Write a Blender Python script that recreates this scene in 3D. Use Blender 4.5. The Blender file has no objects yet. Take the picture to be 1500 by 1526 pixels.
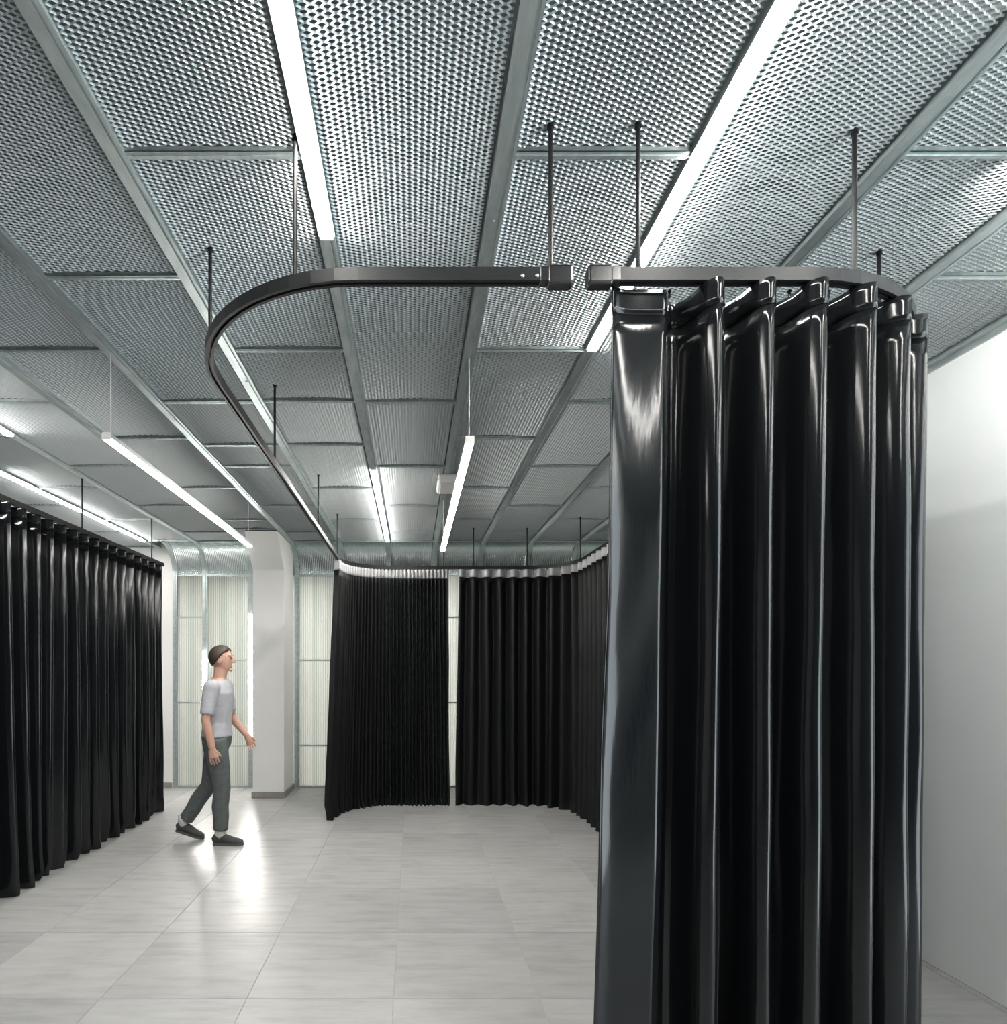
import bpy, bmesh, math, random
from mathutils import Vector, Matrix

# ------------------------------------------------------------------ camera, world, exposure
scene = bpy.context.scene
H_CAM = 1.55
F_PX, VPX, VPY = 868.0, 615.0, 997.0
cam_d = bpy.data.cameras.new('camera')
cam = bpy.data.objects.new('camera', cam_d)
scene.collection.objects.link(cam)
cam.location = (0, 0, H_CAM)
cam.rotation_euler = (math.radians(90), 0, 0)
cam_d.sensor_fit = 'HORIZONTAL'
cam_d.sensor_width = 36
cam_d.lens = 36 * F_PX / 1500
cam_d.shift_x = (750 - VPX) / 1500
cam_d.shift_y = (VPY - 763) / 1500
cam_d.clip_start = 0.05
scene.camera = cam
world = bpy.data.worlds.new('world')
scene.world = world
world.use_nodes = True
world.node_tree.nodes['Background'].inputs[0].default_value = (0.5, 0.56, 0.6, 1)
world.node_tree.nodes['Background'].inputs[1].default_value = 0.05
vs = scene.view_settings
vs.view_transform = 'Standard'
vs.look = 'None'
vs.gamma = 1.0
vs.use_curve_mapping = False
vs.exposure = 1.20
LAMP = 44.0            # radiance of the linear lamps
LAMP_COL = (1.0, 0.975, 0.925)

# ------------------------------------------------------------------ dimensions
CEIL = H_CAM + 1.58    # underside of the ceiling channels
S = 0.60               # channel spacing
X0 = 0.286             # one channel
XR, XL = 2.715, -5.114
YB, YF = 7.60, -3.50   # back partition, wall behind the camera
RC = 0.36              # radius of the curved head of the partition
def chx(k): return X0 + S * k
col = scene.collection

# ------------------------------------------------------------------ helpers
def link(name, mesh, parent=None, mat=None):
    o = bpy.data.objects.new(name, mesh)
    col.objects.link(o)
    if parent: o.parent = parent
    if mat and mesh is not None and not mesh.materials: mesh.materials.append(mat)
    return o
def tag(o, label=None, cat=None, group=None, kind=None):
    if label: o['label'] = label
    if cat: o['category'] = cat
    if group: o['group'] = group
    if kind: o['kind'] = kind
    return o
def empty(name, loc=(0, 0, 0)):
    o = bpy.data.objects.new(name, None)
    col.objects.link(o)
    o.location = loc
    o.empty_display_size = 0.1
    return o
def mesh_of(name, verts, faces, smooth=False):
    m = bpy.data.meshes.new(name)
    m.from_pydata(verts, [], faces)
    m.update()
    if smooth:
        m.polygons.foreach_set('use_smooth', [True] * len(m.polygons))
    return m
def bm_mesh(name, bm, smooth=False):
    bmesh.ops.recalc_face_normals(bm, faces=bm.faces)
    m = bpy.data.meshes.new(name)
    bm.to_mesh(m); bm.free()
    if smooth:
        m.polygons.foreach_set('use_smooth', [True] * len(m.polygons))
    return m
def add_box(bm, lo, hi, bevel=0.0, seg=1):
    c = [(a + b) / 2 for a, b in zip(lo, hi)]
    d = [b - a for a, b in zip(lo, hi)]
    r = bmesh.ops.create_cube(bm, size=1.0, matrix=Matrix.Translation(c) @ Matrix.Diagonal((*d, 1)))
    if bevel > 0:
        es = list({e for v in r['verts'] for e in v.link_edges})
        bmesh.ops.bevel(bm, geom=es, offset=bevel, segments=seg, affect='EDGES', profile=0.5)
def box_mesh(name, lo, hi, bevel=0.0, seg=1):
    bm = bmesh.new(); add_box(bm, lo, hi, bevel, seg)
    return bm_mesh(name, bm)
def add_cyl(bm, p0, p1, r, n=12, r2=None):
    p0, p1 = Vector(p0), Vector(p1)
    d = p1 - p0
    q = d.to_track_quat('Z', 'Y').to_matrix().to_4x4()
    bmesh.ops.create_cone(bm, cap_ends=True, segments=n, radius1=r, radius2=r if r2 is None else r2,
                          depth=d.length, matrix=Matrix.Translation((p0 + p1) / 2) @ q)
def sweep(name, path, prof, up_fn=None, closed=False, smooth=False):
    """sweep a profile [(side, up)] along path [(pos, side_vec, up_vec)]"""
    verts, faces = [], []
    n = len(prof)
    for pos, sv, uv in path:
        for a, b in prof:
            verts.append(tuple(Vector(pos) + Vector(sv) * a + Vector(uv) * b))
    m = len(path)
    kk = n if closed else n - 1
    for i in range(m - 1):
        for j in range(kk):
            j2 = (j + 1) % n
            faces.append((i * n + j, i * n + j2, (i + 1) * n + j2, (i + 1) * n + j))
    if closed:
        faces.append(tuple(range(n - 1, -1, -1)))
        faces.append(tuple((m - 1) * n + j for j in range(n)))
    return mesh_of(name, verts, faces, smooth)

# ------------------------------------------------------------------ materials
MATS = {}
def mat_new(name):
    m = bpy.data.materials.new(name); m.use_nodes = True
    MATS[name] = m
    nt = m.node_tree
    return m, nt, nt.nodes['Principled BSDF']
def nd(nt, t, **kw):
    n = nt.nodes.new(t)
    for k, v in kw.items(): setattr(n, k, v)
    return n
def coords(nt, scale=(1, 1, 1), kind='Object'):
    tc = nd(nt, 'ShaderNodeTexCoord'); mp = nd(nt, 'ShaderNodeMapping')
    mp.inputs['Scale'].default_value = scale
    nt.links.new(tc.outputs[kind], mp.inputs['Vector'])
    return mp.outputs['Vector']
def noise(nt, vec, scale, detail=4, rough=0.5):
    n = nd(nt, 'ShaderNodeTexNoise')
    n.inputs['Scale'].default_value = scale
    n.inputs['Detail'].default_value = detail
    n.inputs['Roughness'].default_value = rough
    nt.links.new(vec, n.inputs['Vector'])
    return n.outputs['Fac']
def ramp(nt, fac, stops):
    r = nd(nt, 'ShaderNodeValToRGB')
    el = r.color_ramp.elements
    while len(el) < len(stops): el.new(0.5)
    for e, (p, c) in zip(el, stops):
        e.position = p; e.color = (*c, 1) if len(c) == 3 else c
    nt.links.new(fac, r.inputs['Fac'])
    return r.outputs['Color']
def bump(nt, fac, strength, dist, bsdf):
    b = nd(nt, 'ShaderNodeBump')
    b.inputs['Strength'].default_value = strength
    b.inputs['Distance'].default_value = dist
    nt.links.new(fac, b.inputs['Height'])
    nt.links.new(b.outputs['Normal'], bsdf.inputs['Normal'])

def simple(name, c, rough=0.5, metal=0.0, spec=0.5, var=0.0, vscale=8.0):
    m, nt, b = mat_new(name)
    b.inputs['Base Color'].default_value = (*c, 1)
    b.inputs['Roughness'].default_value = rough
    b.inputs['Metallic'].default_value = metal
    b.inputs['Specular IOR Level'].default_value = spec
    if var > 0:
        f = noise(nt, coords(nt), vscale, 4)
        lo = tuple(max(0, x * (1 - var)) for x in c); hi = tuple(min(1, x * (1 + var)) for x in c)
        nt.links.new(ramp(nt, f, [(0.3, lo), (0.7, hi)]), b.inputs['Base Color'])
    return m
simple('white_paint', (0.86, 0.86, 0.85), 0.65, var=0.02, vscale=3)
simple('grey_wall', (0.83, 0.87, 0.88), 0.6, var=0.02, vscale=2)
simple('dark_wall', (0.06, 0.062, 0.065), 0.7, var=0.05)
simple('plenum', (0.10, 0.115, 0.12), 0.9, var=0.1)
simple('black_metal', (0.013, 0.014, 0.015), 0.42, metal=0.0, spec=0.3, var=0.15, vscale=30)
simple('black_plastic', (0.014, 0.014, 0.015), 0.25, spec=0.6, var=0.1, vscale=20)
simple('white_plastic', (0.80, 0.79, 0.77), 0.4, var=0.02)
simple('grout', (0.42, 0.41, 0.38), 0.8, var=0.1, vscale=12)
simple('skirting_tile', (0.30, 0.28, 0.26), 0.45, var=0.15, vscale=10)
simple('aluminium', (0.72, 0.73, 0.73), 0.35, metal=1.0, var=0.05)
simple('steel_screw', (0.55, 0.58, 0.60), 0.3, metal=1.0, var=0.05)
simple('white_cable', (0.75, 0.75, 0.74), 0.5, var=0.02)
simple('header_tape', (0.50, 0.50, 0.51), 0.42, var=0.10, vscale=18)
# galvanised steel of channels
m, nt, b = mat_new('galvanised')
v = coords(nt, (1, 0.25, 1))
nt.links.new(ramp(nt, noise(nt, v, 28, 5, 0.65), [(0.3, (0.40, 0.47, 0.48)), (0.7, (0.60, 0.66, 0.66))]), b.inputs['Base Color'])
b.inputs['Metallic'].default_value = 0.9
nt.links.new(ramp(nt, noise(nt, v, 9, 3), [(0.3, (0.40,) * 3), (0.7, (0.54,) * 3)]), b.inputs['Roughness'])
# expanded metal sheets
m, nt, b = mat_new('expanded_steel')
oi = nd(nt, 'ShaderNodeObjectInfo')
nt.links.new(ramp(nt, oi.outputs['Random'], [(0.0, (0.52, 0.565, 0.575)), (1.0, (0.62, 0.66, 0.667))]), b.inputs['Base Color'])
b.inputs['Metallic'].default_value = 0.5
b.inputs['Roughness'].default_value = 0.48
# corrugated steel
m, nt, b = mat_new('corrugated_steel')
b.inputs['Base Color'].default_value = (0.62, 0.68, 0.69, 1)
b.inputs['Metallic'].default_value = 0.95
b.inputs['Roughness'].default_value = 0.24
# ribbed translucent sheet
m, nt, b = mat_new('ribbed_polycarbonate')
out = nt.nodes['Material Output']
tl = nd(nt, 'ShaderNodeBsdfTranslucent'); tr = nd(nt, 'ShaderNodeBsdfTransparent')
tcx = nd(nt, 'ShaderNodeTexCoord'); sx = nd(nt, 'ShaderNodeSeparateXYZ')
nt.links.new(tcx.outputs['Object'], sx.inputs[0])
sm = nd(nt, 'ShaderNodeMath', operation='MULTIPLY'); sm.inputs[1].default_value = math.pi / 0.02357
ss = nd(nt, 'ShaderNodeMath', operation='SINE'); sa = nd(nt, 'ShaderNodeMath', operation='ABSOLUTE')
nt.links.new(sx.outputs['X'], sm.inputs[0]); nt.links.new(sm.outputs[0], ss.inputs[0]); nt.links.new(ss.outputs[0], sa.inputs[0])
nt.links.new(ramp(nt, sa.outputs[0], [(0.10, (0.34, 0.37, 0.35)), (0.55, (0.84, 0.87, 0.83))]), tl.inputs['Color'])   # webs of the twin-wall sheet
nt.links.new(ramp(nt, sa.outputs[0], [(0.10, (0.30, 0.33, 0.31)), (0.55, (0.86, 0.90, 0.87))]), tr.inputs['Color'])
gl = nd(nt, 'ShaderNodeBsdfGlossy'); gl.inputs['Roughness'].default_value = 0.36
gl.inputs['Color'].default_value = (0.9, 0.93, 0.93, 1)
mx1 = nd(nt, 'ShaderNodeMixShader'); mx1.inputs[0].default_value = 0.0
nt.links.new(tl.outputs[0], mx1.inputs[1]); nt.links.new(tr.outputs[0], mx1.inputs[2])
fr = nd(nt, 'ShaderNodeFresnel'); fr.inputs['IOR'].default_value = 1.35
mx2 = nd(nt, 'ShaderNodeMixShader')
nt.links.new(fr.outputs[0], mx2.inputs[0]); nt.links.new(mx1.outputs[0], mx2.inputs[1]); nt.links.new(gl.outputs[0], mx2.inputs[2])
nt.links.new(mx2.outputs[0], out.inputs['Surface'])
# floor tile : cement look, streaked across the room
m, nt, b = mat_new('cement_tile')
tc = nd(nt, 'ShaderNodeTexCoord'); oi = nd(nt, 'ShaderNodeObjectInfo')
cmb = nd(nt, 'ShaderNodeVectorMath', operation='SCALE'); cmb.inputs['Scale'].default_value = 1.0
ofs = nd(nt, 'ShaderNodeCombineXYZ')
mul = nd(nt, 'ShaderNodeMath', operation='MULTIPLY'); mul.inputs[1].default_value = 37.0
nt.links.new(oi.outputs['Random'], mul.inputs[0])
nt.links.new(mul.outputs[0], ofs.inputs['X']); nt.links.new(mul.outputs[0], ofs.inputs['Y'])
add = nd(nt, 'ShaderNodeVectorMath', operation='ADD')
nt.links.new(tc.outputs['Object'], add.inputs[0]); nt.links.new(ofs.outputs[0], add.inputs[1])
mp = nd(nt, 'ShaderNodeMapping'); mp.inputs['Scale'].default_value = (1.3, 7.5, 1)
nt.links.new(add.outputs[0], mp.inputs['Vector'])
f1 = noise(nt, mp.outputs[0], 2.2, 8, 0.62)
f2 = noise(nt, add.outputs[0], 2.0, 5, 0.6)
mixf = nd(nt, 'ShaderNodeMath', operation='MULTIPLY_ADD'); mixf.inputs[1].default_value = 0.6
nt.links.new(f1, mixf.inputs[0])
m2 = nd(nt, 'ShaderNodeMath', operation='MULTIPLY'); m2.inputs[1].default_value = 0.4
nt.links.new(f2, m2.inputs[0]); nt.links.new(m2.outputs[0], mixf.inputs[2])
c1 = ramp(nt, mixf.outputs[0], [(0.32, (0.305, 0.305, 0.300)), (0.5, (0.40, 0.40, 0.394)), (0.68, (0.455, 0.455, 0.45))])
tint = ramp(nt, oi.outputs['Random'], [(0.0, (0.90, 0.90, 0.90)), (1.0, (1.04, 1.04, 1.035))])
mm = nd(nt, 'ShaderNodeMix', data_type='RGBA', blend_type='MULTIPLY'); mm.inputs[0].default_value = 1.0
nt.links.new(c1, mm.inputs[6]); nt.links.new(tint, mm.inputs[7])
nt.links.new(mm.outputs[2], b.inputs['Base Color'])
nt.links.new(ramp(nt, f1, [(0.3, (0.40,) * 3), (0.7, (0.30,) * 3)]), b.inputs['Roughness'])
bump(nt, f1, 0.06, 0.004, b)
# black coated fabric
def coated(name, base, rough, spec):
    m, nt, b = mat_new(name)
    b.inputs['Base Color'].default_value = (*base, 1)
    b.inputs['Roughness'].default_value = rough
    b.inputs['Specular IOR Level'].default_value = spec
    v = coords(nt, (1, 1, 0.22))
    f = noise(nt, v, 16, 4, 0.55)
    g = noise(nt, coords(nt), 420, 2)
    a = nd(nt, 'ShaderNodeMath', operation='MULTIPLY_ADD'); a.inputs[1].default_value = 0.05
    nt.links.new(g, a.inputs[0]); nt.links.new(f, a.inputs[2])
    bump(nt, a.outputs[0], 0.10, 0.010, b)
coated('coated_fabric', (0.006, 0.007, 0.008), 0.135, 0.36)
coated('lining_fabric', (0.008, 0.0095, 0.0095), 0.50, 0.25)
def emit(name, c, s):
    m = bpy.data.materials.new(name); m.use_nodes = True; MATS[name] = m
    nt = m.node_tree; nt.nodes.clear()
    e = nd(nt, 'ShaderNodeEmission'); o = nd(nt, 'ShaderNodeOutputMaterial')
    e.inputs[0].default_value = (*c, 1); e.inputs[1].default_value = s
    nt.links.new(e.outputs[0], o.inputs[0])
emit('lamp_diffuser', LAMP_COL, LAMP)
emit('room_lamp', (1.0, 0.98, 0.93), 6.2)
emit('added_wash_glow', LAMP_COL, LAMP * 3.7)  # glow of the added strip that brightens the right wall
emit('tube_diffuser', (1.0, 0.98, 0.93), 9.0)
emit('added_pane_glow', (0.84, 0.94, 1.0), 3.4)  # bluish glow of the added pane beside the camera
simple('skin', (0.56, 0.34, 0.26), 0.5, var=0.06, vscale=30)
simple('hair', (0.05, 0.035, 0.028), 0.5, var=0.3, vscale=60)
simple('shirt_cloth', (0.44, 0.45, 0.49), 0.8, var=0.08, vscale=25)
simple('trouser_cloth', (0.10, 0.115, 0.115), 0.85, var=0.15, vscale=25)
simple('shoe_cloth', (0.045, 0.047, 0.047), 0.7, var=0.2, vscale=40)
simple('shoe_sole', (0.10, 0.10, 0.10), 0.7, var=0.1, vscale=40)
simple('sock_cloth', (0.70, 0.70, 0.68), 0.8, var=0.05, vscale=40)

# ------------------------------------------------------------------ floor of single tiles
floor = link('floor', box_mesh('floor', (XL, YF, -0.10), (XR, YB + 0.02, -0.0035)), mat=MATS['grout'])
tag(floor, 'light grey cement look floor of large square tiles', kind='structure')
TS, TX0, TY0 = 0.69, -0.09, 2.74
def cuts(lo, hi, a0, step):
    k = math.ceil((lo - a0) / step)
    r = [lo]
    while a0 + k * step < hi - 0.02:
        if a0 + k * step > lo + 0.02: r.append(a0 + k * step)
        k += 1
    return r + [hi]
tile_cache = {}
gx, gy = cuts(XL, XR, TX0, TS), cuts(YF, YB, TY0, TS)
for i in range(len(gx) - 1):
    for j in range(len(gy) - 1):
        w, d = gx[i + 1] - gx[i] - 0.0035, gy[j + 1] - gy[j] - 0.0035
        key = (round(w, 3), round(d, 3))
        if key not in tile_cache:
            tile_cache[key] = box_mesh('floor_tile', (-w / 2, -d / 2, -0.010), (w / 2, d / 2, 0), 0.0012)
        t = link('floor_tile', tile_cache[key], floor, MATS['cement_tile'])
        t.location = ((gx[i] + gx[i + 1]) / 2, (gy[j] + gy[j + 1]) / 2, 0)

# ------------------------------------------------------------------ walls
WT = CEIL + 0.45
bm = bmesh.new()
WY0, WY1, WZ0, WZ1 = -0.85, 0.95, 0.03, 2.95           # added frosted light pane, out of view, for streaks on the curtain folds
add_box(bm, (XR, YF, 0), (XR + 0.12, WY0, WT)); add_box(bm, (XR, WY1, 0), (XR + 0.12, YB + 3.2, WT))
add_box(bm, (XR, WY0, 0), (XR + 0.12, WY1, WZ0)); add_box(bm, (XR, WY0, WZ1), (XR + 0.12, WY1, WT))
wr = link('wall_right', bm_mesh('wall_right', bm), mat=MATS['grey_wall'])
light_pane = link('added_light_pane', box_mesh('added_light_pane', (XR + 0.05, WY0, WZ0), (XR + 0.062, WY1, WZ1)), mat=MATS['added_pane_glow'])
tag(light_pane, 'added frosted light pane in the pale grey wall, out of view', kind='structure')
bm = bmesh.new()
for a_, b_ in ((WY0, WY0 + 0.04), (WY1 - 0.04, WY1)): add_box(bm, (XR + 0.02, a_, WZ0), (XR + 0.05, b_, WZ1), 0.003)
for a_, b_ in ((WZ0, WZ0 + 0.04), (WZ1 - 0.04, WZ1)): add_box(bm, (XR + 0.02, WY0 + 0.04, a_), (XR + 0.05, WY1 - 0.04, b_), 0.003)
link('added_pane_frame', bm_mesh('added_pane_frame', bm), light_pane, MATS['aluminium'])
tag(wr, 'plain pale grey painted wall beside the glossy black curtain', kind='structure')
wl = link('wall_left', box_mesh('wall_left', (XL - 0.12, YF, 0), (XL, YB + 3.2, WT)), mat=MATS['white_paint'])
tag(wl, 'plain white wall behind the long black curtain', kind='structure')
wf = link('wall_front', box_mesh('wall_front', (XL, YF - 0.12, 0), (XR, YF, WT)), mat=MATS['dark_wall'])
tag(wf, 'plain charcoal wall closing the near end of the room', kind='structure')
XW = -3.105            # white wall ends, glazed partition starts
wb = link('wall_back', box_mesh('wall_back', (XL, YB, 0), (XW - 0.03, YB + 0.12, WT)), mat=MATS['white_paint'])
tag(wb, 'white wall and ribbed translucent partition at the far end', kind='structure')
bb = link('baseboard_back', box_mesh('baseboard_back', (XL, YB - 0.012, 0), (XW - 0.035, YB, 0.07), 0.002), mat=MATS['skirting_tile'])
tag(bb, 'grey brown tile skirting along the white far wall', kind='structure')
# trim where ceiling meets the right wall
bm = bmesh.new()
add_box(bm, (XR - 0.045, YF, CEIL - 0.002), (XR - 0.006, YB, CEIL + 0.03))
add_box(bm, (XR - 0.012, YF, CEIL - 0.028), (XR - 0.001, YB, CEIL - 0.002))
tr1 = link('trim_1', bm_mesh('trim_1', bm), mat=MATS['galvanised'])
tag(tr1, 'galvanised edge trim between mesh ceiling and pale wall', kind='structure')
# room seen through the partition
RB = YB + 3.0
wbe = link('wall_beyond', box_mesh('wall_beyond', (XL, RB, 0), (XR, RB + 0.1, WT)), mat=MATS['white_paint'])
tag(wbe, 'white wall of the room seen through the ribbed partition', kind='structure')
fbe = link('floor_beyond', box_mesh('floor_beyond', (XL, YB + 0.03, -0.1), (XR, RB, 0)), mat=MATS['skirting_tile'])
tag(fbe, 'grey floor of the room behind the ribbed partition', kind='structure')
cbe = link('ceiling_beyond', box_mesh('ceiling_beyond', (XL, YB + 0.10, 2.80), (XR, RB, 2.86)), mat=MATS['white_paint'])
tag(cbe, 'white ceiling of the room behind the ribbed partition', kind='structure')

# column with a sloped haunch
cx0, cx1, cy0, cy1 = -1.925, -1.548, 7.0, YB - 0.05
hz, hy = 2.74, 6.66
vv = []
for x in (cx0, cx1):
    vv += [(x, cy0, 0), (x, cy0, hz), (x, hy, CEIL + 0.0), (x, cy1, CEIL + 0.0), (x, cy1, 0)]
ff = [(0, 1, 2, 3, 4), (9, 8, 7, 6, 5)] + [(i, 5 + i, 5 + (i + 1) % 5, (i + 1) % 5) for i in range(5)]
mcol = mesh_of('column', vv, ff)
bm = bmesh.new(); bm.from_mesh(mcol)
bmesh.ops.recalc_face_normals(bm, faces=bm.faces)
bmesh.ops.bevel(bm, geom=list(bm.edges), offset=0.006, segments=2, affect='EDGES')
bm.to_mesh(mcol); bm.free()
colm = link('column', mcol, mat=MATS['white_paint'])
tag(colm, 'white square column with a sloped haunch under the ceiling', 'column', kind='structure')
bm = bmesh.new()
add_box(bm, (cx0 - 0.012, cy0 - 0.012, 0), (cx0 + 0.11, cy0 - 0.0005, 0.072), 0.002)
add_box(bm, (cx0 + 0.113, cy0 - 0.012, 0), (cx1 + 0.012, cy0 - 0.0005, 0.072), 0.002)
add_box(bm, (cx1 + 0.0005, cy0 - 0.0005, 0), (cx1 + 0.012, cy1, 0.072), 0.002)
link('skirting', bm_mesh('skirting', bm), colm, MATS['skirting_tile'])

# ------------------------------------------------------------------ ceiling : slab, channels, bars, expanded metal
ceil = link('ceiling', box_mesh('ceiling', (XL, YF, WT), (XR + 0.12, RB + 0.1, WT + 0.12)), mat=MATS['plenum'])
tag(ceil, 'suspended ceiling of expanded metal panels in galvanised channels', kind='structure')

prof = [(-0.030, 0.042), (-0.030, 0.0), (0.010, 0.0), (0.012, 0.006), (0.019, 0.006), (0.021, 0.0), (0.030, 0.0), (0.030, 0.042)]
def channel(x, y0, curved=True, parent=ceil):
    path = [((x, y0, CEIL), (1, 0, 0), (0, 0, 1))]
    if curved:
        for i in range(11):
            a = math.pi / 2 * i / 10
            path.append(((x, YB - RC + RC * math.sin(a), CEIL - RC + RC * math.cos(a)), (1, 0, 0), (0, math.sin(a), math.cos(a))))
        path.append(((x, YB, 0.0), (1, 0, 0), (0, 1, 0)))
    else:
        path.append(((x, YB, CEIL), (1, 0, 0), (0, 0, 1)))
    return link('channel', sweep('channel', path, prof), parent, MATS['galvanised'])
for k in range(-8, 4):
    channel(chx(k), YF, curved=(k >= -5))
channel(XW, YB - RC - 0.05, True)

# bars across the bays
A = [1.80 + 1.105 * n for n in range(-4, 5)]
B = [2.365 + 1.105 * n for n in range(-5, 5)]
BARS = {}
for k in range(-9, 4):
    base = list(A if k % 2 == 0 else B)
    if k == -2: base = [y for y in base if abs(y - 4.01) > 0.1] + [3.455, 4.13]
    if k == -3: base += [4.14]
    if k == -4: base += [6.64]
    BARS[k] = sorted(y for y in base if YF + 0.1 < y < YB - RC - 0.1)

Pp, pr = 0.039, 0.0078     # long pitch, row spacing
def expanded(W, L):
    """one sheet of expanded metal W x L, strands facing the entrance side"""
    th = math.radians(55); w = 0.0054
    dy, dz = -math.cos(th) * w / 2, math.sin(th) * w / 2
    a = 0.0036
    verts, faces = [], []
    rows = int(L / pr)
    npd = int(W / Pp)
    xs = []
    for i in range(npd + 1):
        for q, s in ((-a, 1), (a, 1), (Pp / 2 - a, -1), (Pp / 2 + a, -1)):
            x = i * Pp + q
            if -0.0001 - a <= x <= W: xs.append((x, s))
    n = len(xs)
    for j in range(rows):
        sg = 1 if j % 2 == 0 else -1
        for x, s in xs:
            y = (j + 0.5) * pr + sg * s * pr * 0.5
            arch = 0.012 * (1 - (2 * x / W - 1) ** 2)
            tw = 1.0
            verts.append((x - W / 2, y - L / 2 + dy * tw, arch + dz * tw))
            verts.append((x - W / 2, y - L / 2 - dy * tw, arch - dz * tw))
        o = j * n * 2
        for i in range(n - 1):
            faces.append((o + 2 * i, o + 2 * i + 1, o + 2 * i + 3, o + 2 * i + 2))
    return mesh_of('mesh_panel', verts, faces)
exp_cache = {}
def panel(xa, xb, ya, yb):
    L = round(yb - ya - 0.012, 2); W = round(xb - xa - 0.058, 3)
    if (W, L) not in exp_cache: exp_cache[(W, L)] = expanded(W, L)
    o = link('mesh_panel', exp_cache[(W, L)], ceil, MATS['expanded_steel'])
    o.location = ((xa + xb) / 2, (ya + yb) / 2, CEIL + 0.016)
    return o
bar_cache = {}
def crossbar(xa, xb, y, parent=ceil):
    W = round(xb - xa - 0.06, 3)
    if W not in bar_cache:
        bm = bmesh.new()
        add_box(bm, (-W / 2, -0.017, 0.0), (W / 2, 0.013, 0.0025))
        add_box(bm, (-W / 2, -0.017, 0.0), (W / 2, -0.0145, 0.014))
        add_box(bm, (-W / 2, -0.003, -0.003), (W / 2, 0.001, 0.0))
        bar_cache[W] = bm_mesh('cross_bar', bm)
    o = link('cross_bar', bar_cache[W], parent, MATS['galvanised'])
    o.location = ((xa + xb) / 2, y, CEIL + 0.006)
    return o
for k in range(-9, 4):
    xa, xb = chx(k), chx(k + 1)
    if k == -9: xa = XL
    if k == 3: xb = XR - 0.016
    if xb - xa < 0.15: continue
    yend = YB - RC if k >= -5 else YB - 0.02
    if k == -6: yend = YB - RC - 0.02
    ys = [YF] + BARS[k] + [yend]
    if k == -4: ys = [YF] + [y for y in BARS[k]]          # column head closes this bay
    for y in ys[1:]:
        crossbar(xa, xb, y)
    for ya, yb in zip(ys[:-1], ys[1:]):
        panel(xa, xb, ya, yb)
    if k == -4:                                            # narrow strip beside the column head
        panel(xa, cx0 + 0.028, BARS[k][-1], YB - RC)
# screw heads under the channels
bm = bmesh.new(); add_cyl(bm, (0, 0, 0), (0, 0, -0.004), 0.006, 10, 0.004)
scr = bm_mesh('screw', bm, True)
for x, y in ((chx(0) - 0.002, 2.055), (chx(0) - 0.002, 5.9), (chx(0) - 0.002, 6.6), (chx(-3), 3.7), (chx(-3), 4.75), (chx(2), 2.3), (chx(1), 4.2), (chx(1), 5.0), (chx(-2), 3.2)):
    s = link('screw', scr, ceil, MATS['steel_screw']); s.location = (x, y, CEIL)

# ------------------------------------------------------------------ partition : curved heads, ribbed panes, rails
def rib_pts(w, p=0.0236, d=0.0075):
    n = max(2, round(w / p)); q = w / n
    r = []
    for i in range(n):
        for f, z in ((0.0, 0), (0.25, 0.5), (0.5, 1), (0.75, 0.5)):
            r.append((i * q + f * q, d * z))
    return r + [(w, 0)]
head_cache = {}
def head(xa, xb):
    w = round(xb - xa - 0.058, 3)
    if w not in head_cache:
        rp = rib_pts(w, d=0.012)
        path = []
        for i in range(13):
            a = math.pi / 2 * i / 12
            r = RC + 0.012
            path.append(((-w / 2, -RC + r * math.sin(a), -RC + r * math.cos(a)), (1, 0, 0), (0, math.sin(a), math.cos(a))))
        head_cache[w] = sweep('curved_panel', path, [(x, z - 0.0) for x, z in rp], smooth=True)
    o = link('curved_panel', head_cache[w], wb, MATS['corrugated_steel'])
    o.location = ((xa + xb) / 2, YB, CEIL)
pane_cache = {}
def pane(xa, xb, z0, z1):
    w, h = round(xb - xa - 0.058, 3), round(z1 - z0 - 0.012, 3)
    if (w, h) not in pane_cache:
        path = [((-w / 2, 0, z), (1, 0, 0), (0, 1, 0)) for z in (-h / 2, h / 2)]
        pane_cache[(w, h)] = sweep('ribbed_panel', path, rib_pts(w), smooth=True)
    o = link('ribbed_panel', pane_cache[(w, h)], wb, MATS['ribbed_polycarbonate'])
    o.location = ((xa + xb) / 2, YB + 0.012, (z0 + z1) / 2)
rail_cache = {}
def rail(xa, xb, z, t=0.022):
    w = round(xb - xa - 0.06, 3)
    if (w, t) not in rail_cache:
        rail_cache[(w, t)] = box_mesh('rail', (-w / 2, -0.010, -t / 2), (w / 2, 0.010, t / 2), 0.002)
    o = link('rail', rail_cache[(w, t)], wb, MATS['galvanised'])
    o.location = ((xa + xb) / 2, YB, z)
bays = [(XW, chx(-5))] + [(chx(k), chx(k + 1)) for k in range(-5, 3)] + [(chx(3), XR)]
ZH = CEIL - RC
def zpx(y): return H_CAM - (y - VPY) * YB / F_PX
for i, (xa, xb) in enumerate(bays):
    if xb - xa < 0.1: continue
    head(xa, xb)
    if i % 2 == 1: seams = [zpx(984), zpx(1111)]
    else: seams = [zpx(920), zpx(1047)]
    zz = [0.02] + sorted(seams) + [ZH]
    for z in sorted(seams): rail(xa, xb, z)
    rail(xa, xb, ZH, 0.034 if i % 2 == 1 else 0.012)
    rail(xa, xb, 0.015, 0.03)
    for z0, z1 in zip(zz[:-1], zz[1:]): pane(xa, xb, z0, z1)

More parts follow.
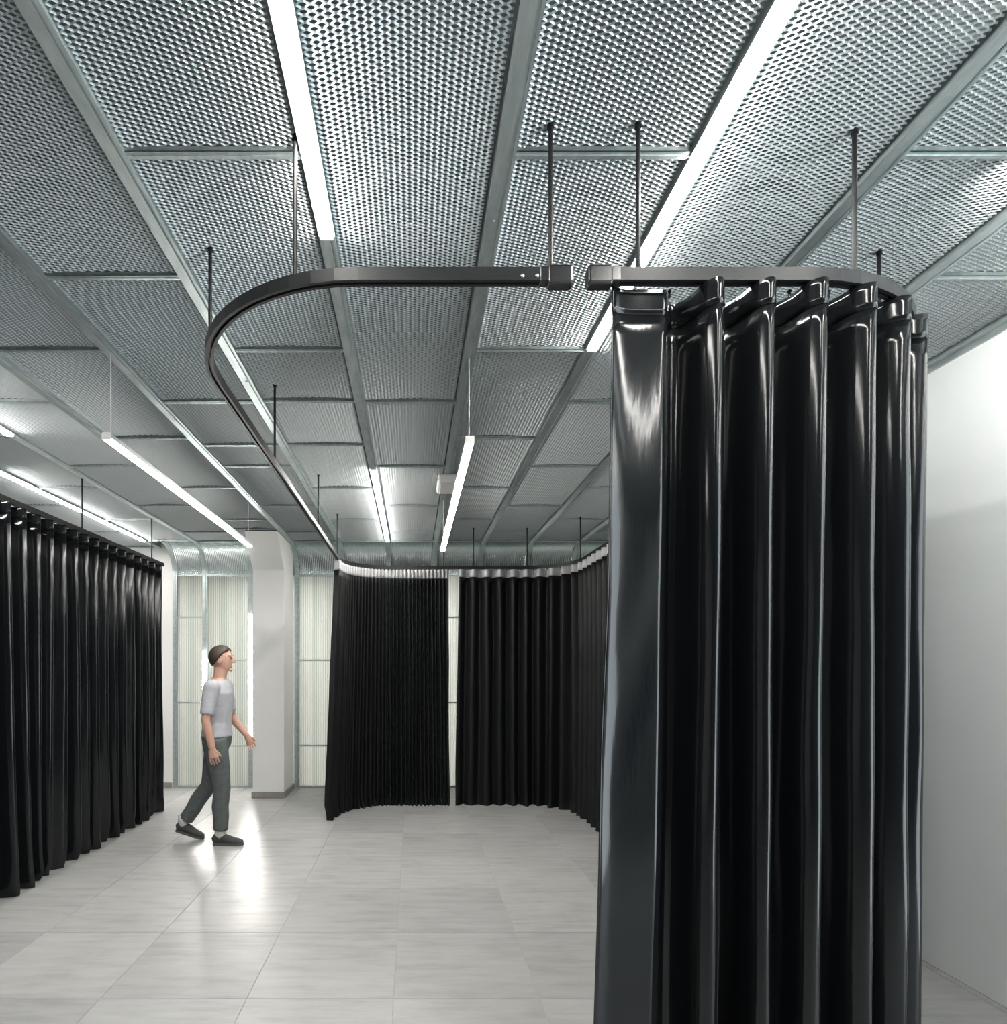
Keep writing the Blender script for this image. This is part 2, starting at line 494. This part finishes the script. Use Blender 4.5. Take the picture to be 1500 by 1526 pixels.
# lamps of the room behind the partition
for x in (-3.6, -1.8, 0.0, 1.8):
    t = empty('ceiling_lamp', (x, YB + 1.45, 2.80))
    tag(t, 'bright linear ceiling lamp in the room behind the ribbed partition', 'lamp', 'lamps of the room behind the partition')
    link('housing', box_mesh('housing', (-0.13, -1.1, -0.03), (0.13, 1.1, -0.001), 0.003), t, MATS['white_plastic'])
    link('diffuser', box_mesh('diffuser', (-0.12, -1.08, -0.036), (0.12, 1.08, -0.0305)), t, MATS['room_lamp'])

# ------------------------------------------------------------------ linear lamps
CAP = box_mesh('end_cap', (-0.0225, -0.003, 0.0), (0.0225, 0.003, 0.0345), 0.001)
def linear_lamp(x, y0, y1, z, label, group=None, hang=None, dif='lamp_diffuser'):
    """z = underside of the diffuser; hang = list of cable positions along y"""
    t = empty('linear_lamp', (x, (y0 + y1) / 2, z))
    L = (y1 - y0) / 2
    bm = bmesh.new()
    add_box(bm, (-0.022, -L, 0.010), (0.022, L, 0.034), 0.002)
    link('housing', bm_mesh('housing', bm), t, MATS['aluminium'])
    link('diffuser', box_mesh('diffuser', (-0.020, -L + 0.004, 0.0), (0.020, L - 0.004, 0.0105), 0.003, 2), t, MATS[dif])
    for s in (-1, 1):
        c_ = link('end_cap', CAP, t, MATS['white_plastic']); c_.location = (0, s * L, 0)
    for y in (hang or []):
        bm = bmesh.new()
        add_cyl(bm, (0, y - (y0 + y1) / 2, 0.033), (0, y - (y0 + y1) / 2, CEIL - z), 0.0032, 8)
        link('suspension_cable', bm_mesh('suspension_cable', bm, True), t, MATS['white_cable'])
    tag(t, label, 'lamp', group)
    return t
ZS = CEIL - 0.012
ZP = H_CAM + 1.135
linear_lamp(chx(-1), -0.45, 2.13, ZS, 'long white linear lamp over the bare part of the track loop')
linear_lamp(chx(1), 0.30, 2.88, ZS, 'long white linear lamp let into the channel above the glossy curtain edge')
linear_lamp(chx(-1), 4.60, 7.18, ZS, 'white linear lamp on the channel above the finely pleated far curtain')
linear_lamp(chx(-5), 1.36, 3.93, ZS, 'white linear lamp in the channel right above the long straight curtain')
linear_lamp(chx(-6), 4.63, 7.18, ZS, 'white linear lamp in the channel behind the long straight curtain')
linear_lamp(chx(2), -1.25, 1.36, ZS, 'added unseen linear fill lamp between the curtain edge lamp and the pale grey wall')  # added out of view to lift the lower part of the pale wall
# added wall light, out of view : shielded below, shining sideways at the pale wall
t = empty('added_wall_light', (1.90, 0.48, CEIL - 0.05))
bm = bmesh.new()
add_box(bm, (-0.022, -1.32, 0.0), (-0.004, 1.32, 0.048), 0.002)
add_box(bm, (-0.022, -1.32, -0.004), (0.0115, 1.32, 0.0))
link('housing', bm_mesh('housing', bm), t, MATS['aluminium'])
link('diffuser', box_mesh('diffuser', (-0.0035, -1.30, 0.002), (0.008, 1.30, 0.046), 0.003, 2), t, MATS['added_wash_glow'])
tag(t, 'added unseen fill strip, shielded below, under the ceiling facing the pale grey wall', 'lamp')
linear_lamp(chx(-3), 2.88, 5.42, ZP, 'white pendant linear lamp hung on cables in front of the column', hang=[2.92, 5.36])
linear_lamp(chx(0), 2.92, 5.60, ZP, 'white pendant linear lamp hung on cables inside the curtain enclosure', hang=[2.96, 5.46])
# upright tubes on the partition posts
def upright(x, z0, z1, label):
    t = empty('upright_lamp', (x, YB - 0.0005, z0))
    link('housing', box_mesh('housing', (-0.02, -0.012, 0), (0.02, 0, z1 - z0), 0.002), t, MATS['aluminium'])
    link('diffuser', box_mesh('diffuser', (-0.019, -0.024, 0.004), (0.019, -0.0122, z1 - z0 - 0.004), 0.003, 2), t, MATS['lamp_diffuser'])
    tag(t, label, 'lamp')
upright(chx(-5), zpx(1095), zpx(970), 'short upright white light strip on a partition post behind the walking person')
upright(chx(-4), zpx(1108), zpx(915), 'tall upright white light strip beside the white column')

# white supply box on the channel
t = empty('supply_box', (chx(0), 4.86, CEIL))
link('casing', box_mesh('casing', (-0.082, -0.16, -0.075), (0.082, 0.16, 0.0), 0.022, 4), t, MATS['white_plastic'])
link('cover_plate', box_mesh('cover_plate', (-0.06, -0.12, -0.079), (0.06, 0.12, -0.0745), 0.002), t, MATS['white_plastic'])
bm = bmesh.new()
pts = [(-0.08, -0.10, -0.02), (-0.105, -0.12, -0.015), (-0.115, -0.20, 0.0), (-0.13, -0.26, 0.014)]
for p, q in zip(pts[:-1], pts[1:]): add_cyl(bm, p, q, 0.004, 8)
link('lead', bm_mesh('lead', bm, True), t, MATS['white_cable'])
tag(t, 'white rounded supply box under the channel behind the pendant lamp', 'box')

# ------------------------------------------------------------------ curtain tracks
TZ = H_CAM + 1.155      # track centre height
XTL, XTR, YTN, YTF = -0.78, 1.80, 1.715, 6.63
RN, RF = 0.62, 0.55
def arc(cx, cy, r, a0, a1, n=14):
    return [(cx + r * math.cos(math.radians(a0 + (a1 - a0) * i / n)), cy + r * math.sin(math.radians(a0 + (a1 - a0) * i / n))) for i in range(n + 1)]
def dense(pts, step=0.05):
    r = [pts[0]]
    for p, q in zip(pts[:-1], pts[1:]):
        L = math.dist(p, q); n = max(1, math.ceil(L / step))
        for i in range(1, n + 1): r.append((p[0] + (q[0] - p[0]) * i / n, p[1] + (q[1] - p[1]) * i / n))
    return r
near_right = arc(XTR - RN, YTN + RN, RN, -90, 0)
far_right = arc(XTR - RF, YTF - RF, RF, 0, 90)
far_left = arc(XTL + RF, YTF - RF, RF, 90, 180)
near_left = arc(XTL + RN, YTN + RN, RN, 180, 270)
GAP_R, GAP_L = 0.525, 0.455
track_pts = [(GAP_R, YTN)] + near_right + far_right + far_left + near_left + [(GAP_L, YTN)]
track_prof = [(-0.015, -0.019), (-0.005, -0.019), (-0.005, -0.010), (0.005, -0.010), (0.005, -0.019), (0.015, -0.019), (0.015, 0.019), (-0.015, 0.019)]
def frames(pts):
    r = []
    for i, p in enumerate(pts):
        a = pts[max(0, i - 1)]; b_ = pts[min(len(pts) - 1, i + 1)]
        tx, ty = b_[0] - a[0], b_[1] - a[1]; l = math.hypot(tx, ty)
        r.append((p, (tx / l, ty / l), (ty / l, -tx / l)))   # pos, tangent, right normal
    return r
def track_mesh(pts):
    path = [((p[0], p[1], TZ), (n[0], n[1], 0), (0, 0, 1)) for p, t, n in frames(pts)]
    return sweep('rail', path, track_prof, closed=True)
trk = empty('curtain_track', (0, 0, 0))
tag(trk, 'black rounded curtain track loop hung from the ceiling on thin rods', 'curtain track')
link('rail', track_mesh(track_pts), trk, MATS['black_metal'])
def rod_mesh():
    bm = bmesh.new()
    zl = CEIL + 0.03 - (TZ + 0.019)
    add_cyl(bm, (0, 0, 0), (0, 0, zl), 0.0068, 12)
    add_cyl(bm, (0, 0, zl - 0.016), (0, 0, zl - 0.004), 0.010, 12)
    add_cyl(bm, (0, 0, 0), (0, 0, 0.012), 0.009, 12)
    return bm_mesh('hanger_rod', bm, False)
rodm = rod_mesh()
def rod(x, y, parent):
    o = link('hanger_rod', rodm, parent, MATS['black_metal']); o.location = (x, y, TZ + 0.019)
for x, y in ((0.405, YTN), (-0.355, YTN + 0.04), (0.663, YTN), (1.315, YTN + 0.02), (1.793, 2.24), (XTL + 0.008, 2.22), (XTL, 3.29), (XTL, 4.81), (XTL, 6.02),
             (0.352, YTF), (0.69, YTF), (1.30, YTF), (1.772, 6.16), (XTR, 4.9), (XTR, 3.6)):
    rod(x, y, trk)
# end pieces at the opening
for sgn, x in ((1, GAP_L), (-1, GAP_R)):
    bm = bmesh.new()
    add_box(bm, (-0.060, -0.020, -0.031), (0.014, 0.020, 0.026), 0.008, 3)
    add_box(bm, (-0.083, -0.017, -0.021), (-0.055, 0.017, 0.021), 0.002)
    mm_ = bm_mesh('end_piece', bm)
    if sgn < 0:
        mm_.transform(Matrix.Scale(-1, 4, (1, 0, 0))); mm_.flip_normals()
    o = link('end_piece', mm_, trk, MATS['black_plastic']); o.location = (x, YTN, TZ)
bm = bmesh.new(); add_cyl(bm, (0, 0, 0), (0, -0.004, 0), 0.006, 10, 0.004)
scm = bm_mesh('screw', bm, True)
for x in (0.32, 0.362):
    s = link('screw', scm, trk, MATS['steel_screw']); s.location = (x, YTN - 0.015, TZ - 0.008)
# straight track on the left
XLC = -2.77
trk2 = empty('curtain_track', (XLC, 4.3, TZ))
tag(trk2, 'straight black curtain track carrying the long curtain opposite the loop', 'curtain track')
o = link('rail', track_mesh([(XLC, 1.8), (XLC, 6.46)]), trk2, MATS['black_metal']); o.location = (-XLC, -4.3, -TZ)
for y in (2.3, 3.55, 4.88, 6.18):
    o = link('hanger_rod', rodm, trk2, MATS['black_metal']); o.location = (0, y - 4.3, 0.019)

# ------------------------------------------------------------------ curtains
def smooth_noise(seed, n=64):
    rnd = random.Random(seed)
    v = [rnd.uniform(-1, 1) for _ in range(n)]
    def f(x):
        x = x % n; i = int(x); t = x - i; t = t * t * (3 - 2 * t)
        return v[i % n] * (1 - t) + v[(i + 1) % n] * t
    return f
class Path:
    def __init__(s, pts):
        s.p = dense(pts, 0.02); s.l = [0]
        for a, b_ in zip(s.p[:-1], s.p[1:]): s.l.append(s.l[-1] + math.dist(a, b_))
        s.fr = frames(s.p); s.len = s.l[-1]
    def at(s, d):
        import bisect
        d = min(max(d, 0), s.len)
        i = min(max(bisect.bisect_right(s.l, d) - 1, 0), len(s.p) - 2)
        t = (d - s.l[i]) / max(1e-9, s.l[i + 1] - s.l[i])
        a, b_ = s.fr[i], s.fr[i + 1]
        L = lambda u, v: (u[0] + (v[0] - u[0]) * t, u[1] + (v[1] - u[1]) * t)
        n = L(a[2], b_[2]); m_ = math.hypot(*n); tg = L(a[1], b_[1]); k = math.hypot(*tg)
        return L(a[0], b_[0]), (tg[0] / k, tg[1] / k), (n[0] / m_, n[1] / m_)

bm = bmesh.new(); add_cyl(bm, (0, 0, -0.024), (0, 0, 0), 0.0035, 8); add_cyl(bm, (0, 0, -0.007), (0, 0, -0.003), 0.006, 8)
SLIDER = bm_mesh('slider', bm)
SLIDER.materials.append(MATS['black_plastic'])
def curtain(label, pts, wave, folds, per=18, ztop=None, seed=1, group=None, grow=0.25, wander=0.02, flare=None,
            header_mat='coated_fabric', body_mat='coated_fabric', header=0.075, crumple=0.012, zbot=0.006, rows=34, thick=0.0016):
    """wave(u) offset along the right-hand normal, u = length along the path"""
    P = Path(pts)
    if ztop is None: ztop = TZ - 0.028
    na, nb_, nc = smooth_noise(seed), smooth_noise(seed + 7), smooth_noise(seed + 13)
    N = int(folds * per)
    flare = flare or (lambda u, t: (0.0, 0.0))
    def pt(i, z):
        u = P.len * i / N
        t = (ztop - z) / (ztop - zbot)
        fi = u / P.len * folds
        du = wander * t * (na(fi * 0.9 + 3) + 0.6 * nb_(fi * 0.5 + t * 2.0)) + 0.004 * nc(fi * 1.7 + t * 6) * min(1, t * 4)
        amp = 1 + grow * t * nb_(fi * 0.8 + 11) - 0.10 * math.sin(math.pi * min(1, t * 6)) * 0
        p, tg, nm = P.at(u)
        off = wave(u) * amp
        low = max(0.0, (t - 0.94) / 0.06)
        off += crumple * low * nc(fi * 2.3 + 5 + t * 20) + crumple * low * low * 0.7
        off += 0.0025 * na(fi * 1.3 + t * 9 + 20) * min(1.0, t * 8)
        fx, fy = flare(u, t)
        return (p[0] + tg[0] * du + nm[0] * off + fx, p[1] + tg[1] * du + nm[1] * off + fy, z)
    def sheet(name, zs, mat, par, th):
        verts = [pt(i, z) for z in zs for i in range(N + 1)]
        n = N + 1
        faces = [(r * n + i, (r + 1) * n + i, (r + 1) * n + i + 1, r * n + i + 1) for r in range(len(zs) - 1) for i in range(N)]
        o = link(name, mesh_of(name, verts, faces, True), par, MATS[mat])
        md = o.modifiers.new('thickness', 'SOLIDIFY'); md.thickness = th; md.offset = 0
        return o
    root = empty('curtain', (0, 0, 0))
    zh = ztop - header
    zs = [zh + 0.001 - (zh + 0.001 - zbot) * (r / rows) for r in range(rows + 1)]
    zs = zs[:-1] + [zbot + 0.14, zbot + 0.10, zbot + 0.06, zbot + 0.03, zbot + 0.012, zbot]
    zs = sorted(set(round(z, 4) for z in zs), reverse=True)
    sheet('drape', zs, body_mat, root, thick)
    sheet('header_band', [ztop - header * r / 4 for r in range(5)], header_mat, root, thick * 3.2)
    # sliders from the track
    for q in range(int(folds)):
        p, tg, nm = P.at((q + 0.5) / folds * P.len)
        o = link('slider', SLIDER, root); o.location = (p[0], p[1], TZ - 0.0195)
    tag(root, label, 'curtain', group)
    return root

def sine(pitch, amp, ph=0.0, sharp=0.0):
    def f(u):
        a = 2 * math.pi * u / pitch + ph
        s = math.sin(a + sharp * math.cos(a))
        return amp * s
    return f
# glossy curtain at the opening : flat leading leaf, then round folds.  right-hand normal of the path points towards the camera side
CS = 0.588
def near_wave(u):
    x = CS + u
    if x < 0.745: return 0.004 + 0.020 * math.exp(-(x - CS) / 0.022) + 0.002
    if x < 0.807:
        t = (x - 0.745) / 0.062; t = t * t * (3 - 2 * t)
        return 0.006 - t * 0.074
    a = 2 * math.pi * (x - 0.883) / 0.151
    c = math.cos(a)
    return 0.064 * math.copysign(abs(c) ** 0.62, c)
yq = YTN + 0.028
near_path = [(CS, yq)] + arc(XTR - RN, yq + RN, RN, -90, 0) + [(XTR, 2.95)]
def near_flare(u, t):
    lead = max(0.0, 1 - u / 0.22)
    return (-0.030 * t - 0.045 * lead * t ** 1.6, -0.01 * t * lead)
curtain('glossy black coated curtain hanging in deep round folds beside the pale grey wall', near_path, near_wave, 18, per=24, seed=4,
        grow=0.18, wander=0.010, flare=near_flare, rows=44, ztop=TZ - 0.0245)
# finely gathered curtain at the far end, left of the slit
far_path_l = [(XTL, 6.0)] + [p for p in reversed(far_left) if p[1] > 6.03] + [(0.405, YTF)]
curtain('black curtain gathered in many fine pleats with grey header tape, hanging beside the slit', far_path_l,
        sine(0.043, 0.032, 0.3, 0.3), 38, per=8, seed=9, grow=0.4, wander=0.012,
        header_mat='header_tape', body_mat='lining_fabric', header=0.10, crumple=0.03,
        flare=lambda u, t: ((-0.10 * t * max(0, 1 - u / 0.9)) + 0.035 * t * max(0, (u - 1.1) / 0.6), -0.08 * t * max(0, 1 - u / 0.9)))
# curtain right of the slit, turning the far right corner
far_path_r = [(0.525, YTF)] + [p for p in reversed(far_right)] + [(XTR, 3.05)]
curtain('black curtain with spaced grey header folds, running from the slit round the far corner', far_path_r,
        sine(0.15, 0.050, 1.0, 0.25), 30, per=16, seed=21, grow=0.3, wander=0.02,
        header_mat='header_tape', body_mat='lining_fabric', header=0.085, crumple=0.02,
        flare=lambda u, t: (-0.05 * t * max(0, 1 - u / 0.3), 0.0))
# long straight curtain on the left
left_path = [(XLC, 6.42), (XLC, 2.0)]
curtain('long black coated curtain on the straight track, its hem brushing the tiles', left_path,
        sine(0.158, 0.055, 0.0, 0.3), 28, per=16, seed=33, grow=0.35, wander=0.045, crumple=0.03,
        flare=lambda u, t: (0.02 * t, 0.0))

# ------------------------------------------------------------------ walking person
PX, PY = -1.755, 5.22
def chain(bm, pts, side=(0, 1, 0), n=14, cap=True):
    """pts: (x, y, z, r_side, r_other) lofted ellipses"""
    rings = []
    V = [Vector(p[:3]) for p in pts]
    for i, p in enumerate(pts):
        d = (V[min(i + 1, len(V) - 1)] - V[max(i - 1, 0)]).normalized()
        s = Vector(side); s = (s - d * s.dot(d)).normalized()
        o = d.cross(s)
        rings.append([bm.verts.new(V[i] + s * (p[3] * math.cos(2 * math.pi * k / n)) + o * (p[4] * math.sin(2 * math.pi * k / n))) for k in range(n)])
    for a, b_ in zip(rings[:-1], rings[1:]):
        for k in range(n):
            bm.faces.new((a[k], a[(k + 1) % n], b_[(k + 1) % n], b_[k]))
    if cap:
        bm.faces.new(list(reversed(rings[0]))); bm.faces.new(rings[-1])
def ball(bm, c, r, sc=(1, 1, 1), n=16):
    bmesh.ops.create_uvsphere(bm, u_segments=n, v_segments=n // 2 + 2, radius=r, matrix=Matrix.Translation(c) @ Matrix.Diagonal((*sc, 1)))
def fused(name, bm, voxel, mat, parent, smooth_it=6):
    o = link(name, bm_mesh(name, bm, True), parent, mat)
    r = o.modifiers.new('fuse', 'REMESH'); r.mode = 'VOXEL'; r.voxel_size = voxel; r.use_smooth_shade = True
    s = o.modifiers.new('soften', 'SMOOTH'); s.factor = 0.5; s.iterations = smooth_it
    return o
person = empty('person', (PX, PY, 0))
tag(person, 'person in pale shirt, dark trousers and dark shoes walking past the partition', 'person')
YL, YR = 0.085, -0.085     # left leg is the far one (facing +x)
hipL, kneeL, ankL = (-0.01, YL, 0.92), (-0.10, YL, 0.49), (-0.335, YL, 0.145)
hipR, kneeR, ankR = (0.01, YR, 0.92), (0.075, YR, 0.49), (0.058, YR, 0.09)
def legpts(h, k, a, e=0.0):
    mid = tuple((h[i] + k[i]) / 2 for i in range(3)); mc = tuple(k[i] * 0.62 + a[i] * 0.38 for i in range(3))
    lo = tuple(k[i] * 0.15 + a[i] * 0.85 for i in range(3))
    return [(*h, 0.088 + e, 0.098 + e), (*mid, 0.076 + e, 0.082 + e), (*k, 0.055 + e, 0.060 + e), (mc[0] - 0.012, mc[1], mc[2], 0.052 + e, 0.060 + e),
            (*lo, 0.038 + e, 0.042 + e), (*a, 0.036 + e, 0.042 + e)]
torso = [(0, 0, 0.86, 0.150, 0.105), (0, 0, 0.95, 0.168, 0.118), (0.005, 0, 1.08, 0.142, 0.104), (0.01, 0, 1.22, 0.160, 0.112), (0.015, 0, 1.34, 0.180, 0.112),
         (0.015, 0, 1.42, 0.150, 0.085), (0.018, 0, 1.465, 0.075, 0.062)]
shL, elL, wrL = (0.015, 0.185, 1.39), (0.06, 0.225, 1.11), (0.215, 0.20, 0.93)
shR, elR, wrR = (0.015, -0.185, 1.39), (-0.02, -0.225, 1.11), (0.035, -0.225, 0.87)
def armpts(s, e, w):
    m1 = tuple((s[i] + e[i]) / 2 for i in range(3)); m2 = tuple(e[i] * 0.65 + w[i] * 0.35 for i in range(3))
    return [(*s, 0.052, 0.055), (*m1, 0.044, 0.047), (*e, 0.037, 0.039), (*m2, 0.037, 0.040), (*w, 0.025, 0.029)]
bm = bmesh.new()
chain(bm, torso, n=20)
for hip, kn, an in ((hipL, kneeL, ankL), (hipR, kneeR, ankR)): chain(bm, legpts(hip, kn, an))
for sh, el, wr_ in ((shL, elL, wrL), (shR, elR, wrR)):
    chain(bm, armpts(sh, el, wr_))
    ball(bm, sh, 0.06)
    W = Vector(wr_); d = (W - Vector(el)).normalized()
    d = (d + Vector((0, 0, -0.5))).normalized()
    fw = Vector((0, 1, 0)).cross(d).normalized()       # across the palm, front-back
    side = Vector((0, 1, 0))
    pc = W + d * 0.045
    chain(bm, [(*(W - d * 0.01), 0.020, 0.027), (*(W + d * 0.03), 0.019, 0.038), (*(W + d * 0.085), 0.016, 0.042)], side=side, n=12)
    inn = Vector((0, -1 if wr_[1] > 0 else 1, 0))
    for q, (ofs_, ln) in enumerate(((-0.034, 0.062), (-0.0115, 0.078), (0.0115, 0.083), (0.034, 0.072))):
        b0 = W + d * 0.078 + fw * ofs_
        d1 = (d + inn * 0.25).normalized(); d2 = (d + inn * 0.75).normalized()
        p1 = b0 + d1 * ln * 0.5; p2 = p1 + d2 * ln * 0.5
        chain(bm, [(*b0, 0.0086, 0.0086), (*p1, 0.0082, 0.0082), (*p2, 0.0070, 0.0070)], side=side, n=8)
    sgn = 1 if fw.x > 0 else -1
    b0 = W + d * 0.030 + fw * sgn * 0.030
    p1 = b0 + (d * 0.7 + fw * sgn * 0.55 + inn * 0.3).normalized() * 0.036
    p2 = p1 + (d + inn * 0.4 + fw * sgn * 0.1).normalized() * 0.030
    chain(bm, [(*b0, 0.013, 0.013), (*p1, 0.0105, 0.0105), (*p2, 0.008, 0.008)], side=side, n=8)
# neck and head
chain(bm, [(0.015, 0, 1.42, 0.060, 0.062), (0.030, 0, 1.50, 0.054, 0.058), (0.038, 0, 1.56, 0.054, 0.062)], n=14)
HC = Vector((0.050, 0, 1.632))
ball(bm, HC + Vector((-0.008, 0, 0.018)), 0.1, (0.98, 0.78, 0.98), 20)
chain(bm, [(0.070, 0, 1.528, 0.030, 0.034), (0.066, 0, 1.555, 0.050, 0.060), (0.060, 0, 1.60, 0.066, 0.080), (0.055, 0, 1.65, 0.072, 0.090)], n=16)
chain(bm, [(0.142, 0, 1.655, 0.010, 0.008), (0.158, 0, 1.618, 0.014, 0.013), (0.148, 0, 1.606, 0.015, 0.012)], n=8)   # nose
ball(bm, (0.128, 0, 1.575), 0.02, (0.7, 1.3, 0.45), 10)                                                                    # lips
ball(bm, (0.124, 0, 1.542), 0.02, (0.8, 1.1, 0.8), 10)                                                                     # chin
for s in (-1, 1):
    ball(bm, (0.128, s * 0.030, 1.672), 0.018, (0.8, 1.5, 0.5), 10)                                                        # brow
    ball(bm, (0.045, s * 0.076, 1.625), 0.03, (0.75, 0.35, 1.05), 10)                                                      # ear
body = fused('body', bm, 0.005, MATS['skin'], person, 4)
for s in (-1, 1):
    bm = bmesh.new(); ball(bm, (0.134, s * 0.031, 1.648), 0.011, (0.8, 1, 0.7), 10)
    link('eye', bm_mesh('eye', bm, True), person, MATS['hair'])
# hair : cap over crown and back
bm = bmesh.new()
ball(bm, HC + Vector((-0.014, 0, 0.026)), 0.106, (0.99, 0.80, 0.98), 44)
kill = [v for v in bm.verts if v.co.z < 1.575 + max(0.0, v.co.x + 0.015) * 1.05]
bmesh.ops.delete(bm, geom=kill, context='VERTS')
hair = link('hair', bm_mesh('hair', bm, True), person, MATS['hair'])
md = hair.modifiers.new('thickness', 'SOLIDIFY'); md.thickness = 0.012; md.offset = 0
# shirt, trousers
bm = bmesh.new()
E = 0.014
chain(bm, [(x, y, z, a + E, b_ + E) for x, y, z, a, b_ in torso[1:-1]] + [(0.016, 0, 1.455, 0.085, 0.075)], n=20)
for sh, el, wr_ in ((shL, elL, wrL), (shR, elR, wrR)):
    ap = armpts(sh, el, wr_)
    lo = tuple(ap[1][i] * 0.35 + ap[2][i] * 0.65 for i in range(3))
    chain(bm, [(*ap[0][:3], 0.066, 0.070), (*ap[1][:3], 0.062, 0.064), (*lo, 0.058, 0.060)])
    ball(bm, sh, 0.072)
fused('shirt', bm, 0.010, MATS['shirt_cloth'], person, 5)
bm = bmesh.new()
chain(bm, [(x, y, z, a + 0.010, b_ + 0.010) for x, y, z, a, b_ in torso[:2]] + [(0, 0, 1.0, 0.165, 0.118)], n=20)
for hip, kn, an in ((hipL, kneeL, ankL), (hipR, kneeR, ankR)):
    lp = legpts(hip, kn, an, 0.014)
    end = tuple(kn[i] * 0.10 + an[i] * 0.90 for i in range(3))
    lp = lp[:-2] + [(*tuple(kn[i] * 0.4 + an[i] * 0.6 for i in range(3)), 0.062, 0.070), (*end, 0.058, 0.066)]
    chain(bm, lp, n=16)
fused('trousers', bm, 0.010, MATS['trouser_cloth'], person, 5)
def shoe(an, pitch):
    bm = bmesh.new()
    y = 0
    prof_ = [(-0.065, 0.035, 0.026, 0.030), (-0.045, 0.050, 0.036, 0.048), (0.0, 0.055, 0.038, 0.054), (0.05, 0.046, 0.042, 0.045), (0.11, 0.034, 0.046, 0.033), (0.16, 0.028, 0.043, 0.027), (0.192, 0.022, 0.028, 0.018)]
    chain(bm, [(x, 0, z, w, h) for x, z, w, h in prof_], n=16)
    ball(bm, (-0.005, 0, 0.075), 0.045, (1.1, 0.8, 0.6))
    o = fused('shoe', bm, 0.006, MATS['shoe_cloth'], person, 4)
    b2 = bmesh.new()
    outl = [(-0.07, 0.0), (-0.06, 0.028), (0.0, 0.036), (0.06, 0.041), (0.12, 0.047), (0.17, 0.040), (0.198, 0.018), (0.203, 0)]
    ring = outl + [(x, -w) for x, w in reversed(outl[1:-1])]
    top = [b2.verts.new((x, w, 0.020)) for x, w in ring]; bot = [b2.verts.new((x, w, 0.0)) for x, w in ring]
    b2.faces.new(top); b2.faces.new(list(reversed(bot)))
    for i in range(len(ring)):
        j = (i + 1) % len(ring); b2.faces.new((top[i], bot[i], bot[j], top[j]))
    so = link('sole', bm_mesh('sole', b2), o, MATS['shoe_sole'])
    o.location = (an[0], an[1], 0.0)
    o.rotation_euler = (0, math.radians(pitch), 0)
    return o
s1 = shoe(ankR, 0)
s1.location = (ankR[0] + 0.005, YR, 0.001)
s2 = shoe(ankL, 16)
s2.location = (ankL[0] - 0.005, YL, 0.056)
for an in (ankL, ankR):
    bm = bmesh.new()
    chain(bm, [(an[0], an[1], an[2] + 0.075, 0.043, 0.048), (an[0], an[1], an[2] + 0.02, 0.041, 0.047), (an[0] + 0.005, an[1], an[2] - 0.03, 0.036, 0.045)], n=14)
    link('sock', bm_mesh('sock', bm, True), person, MATS['sock_cloth'])
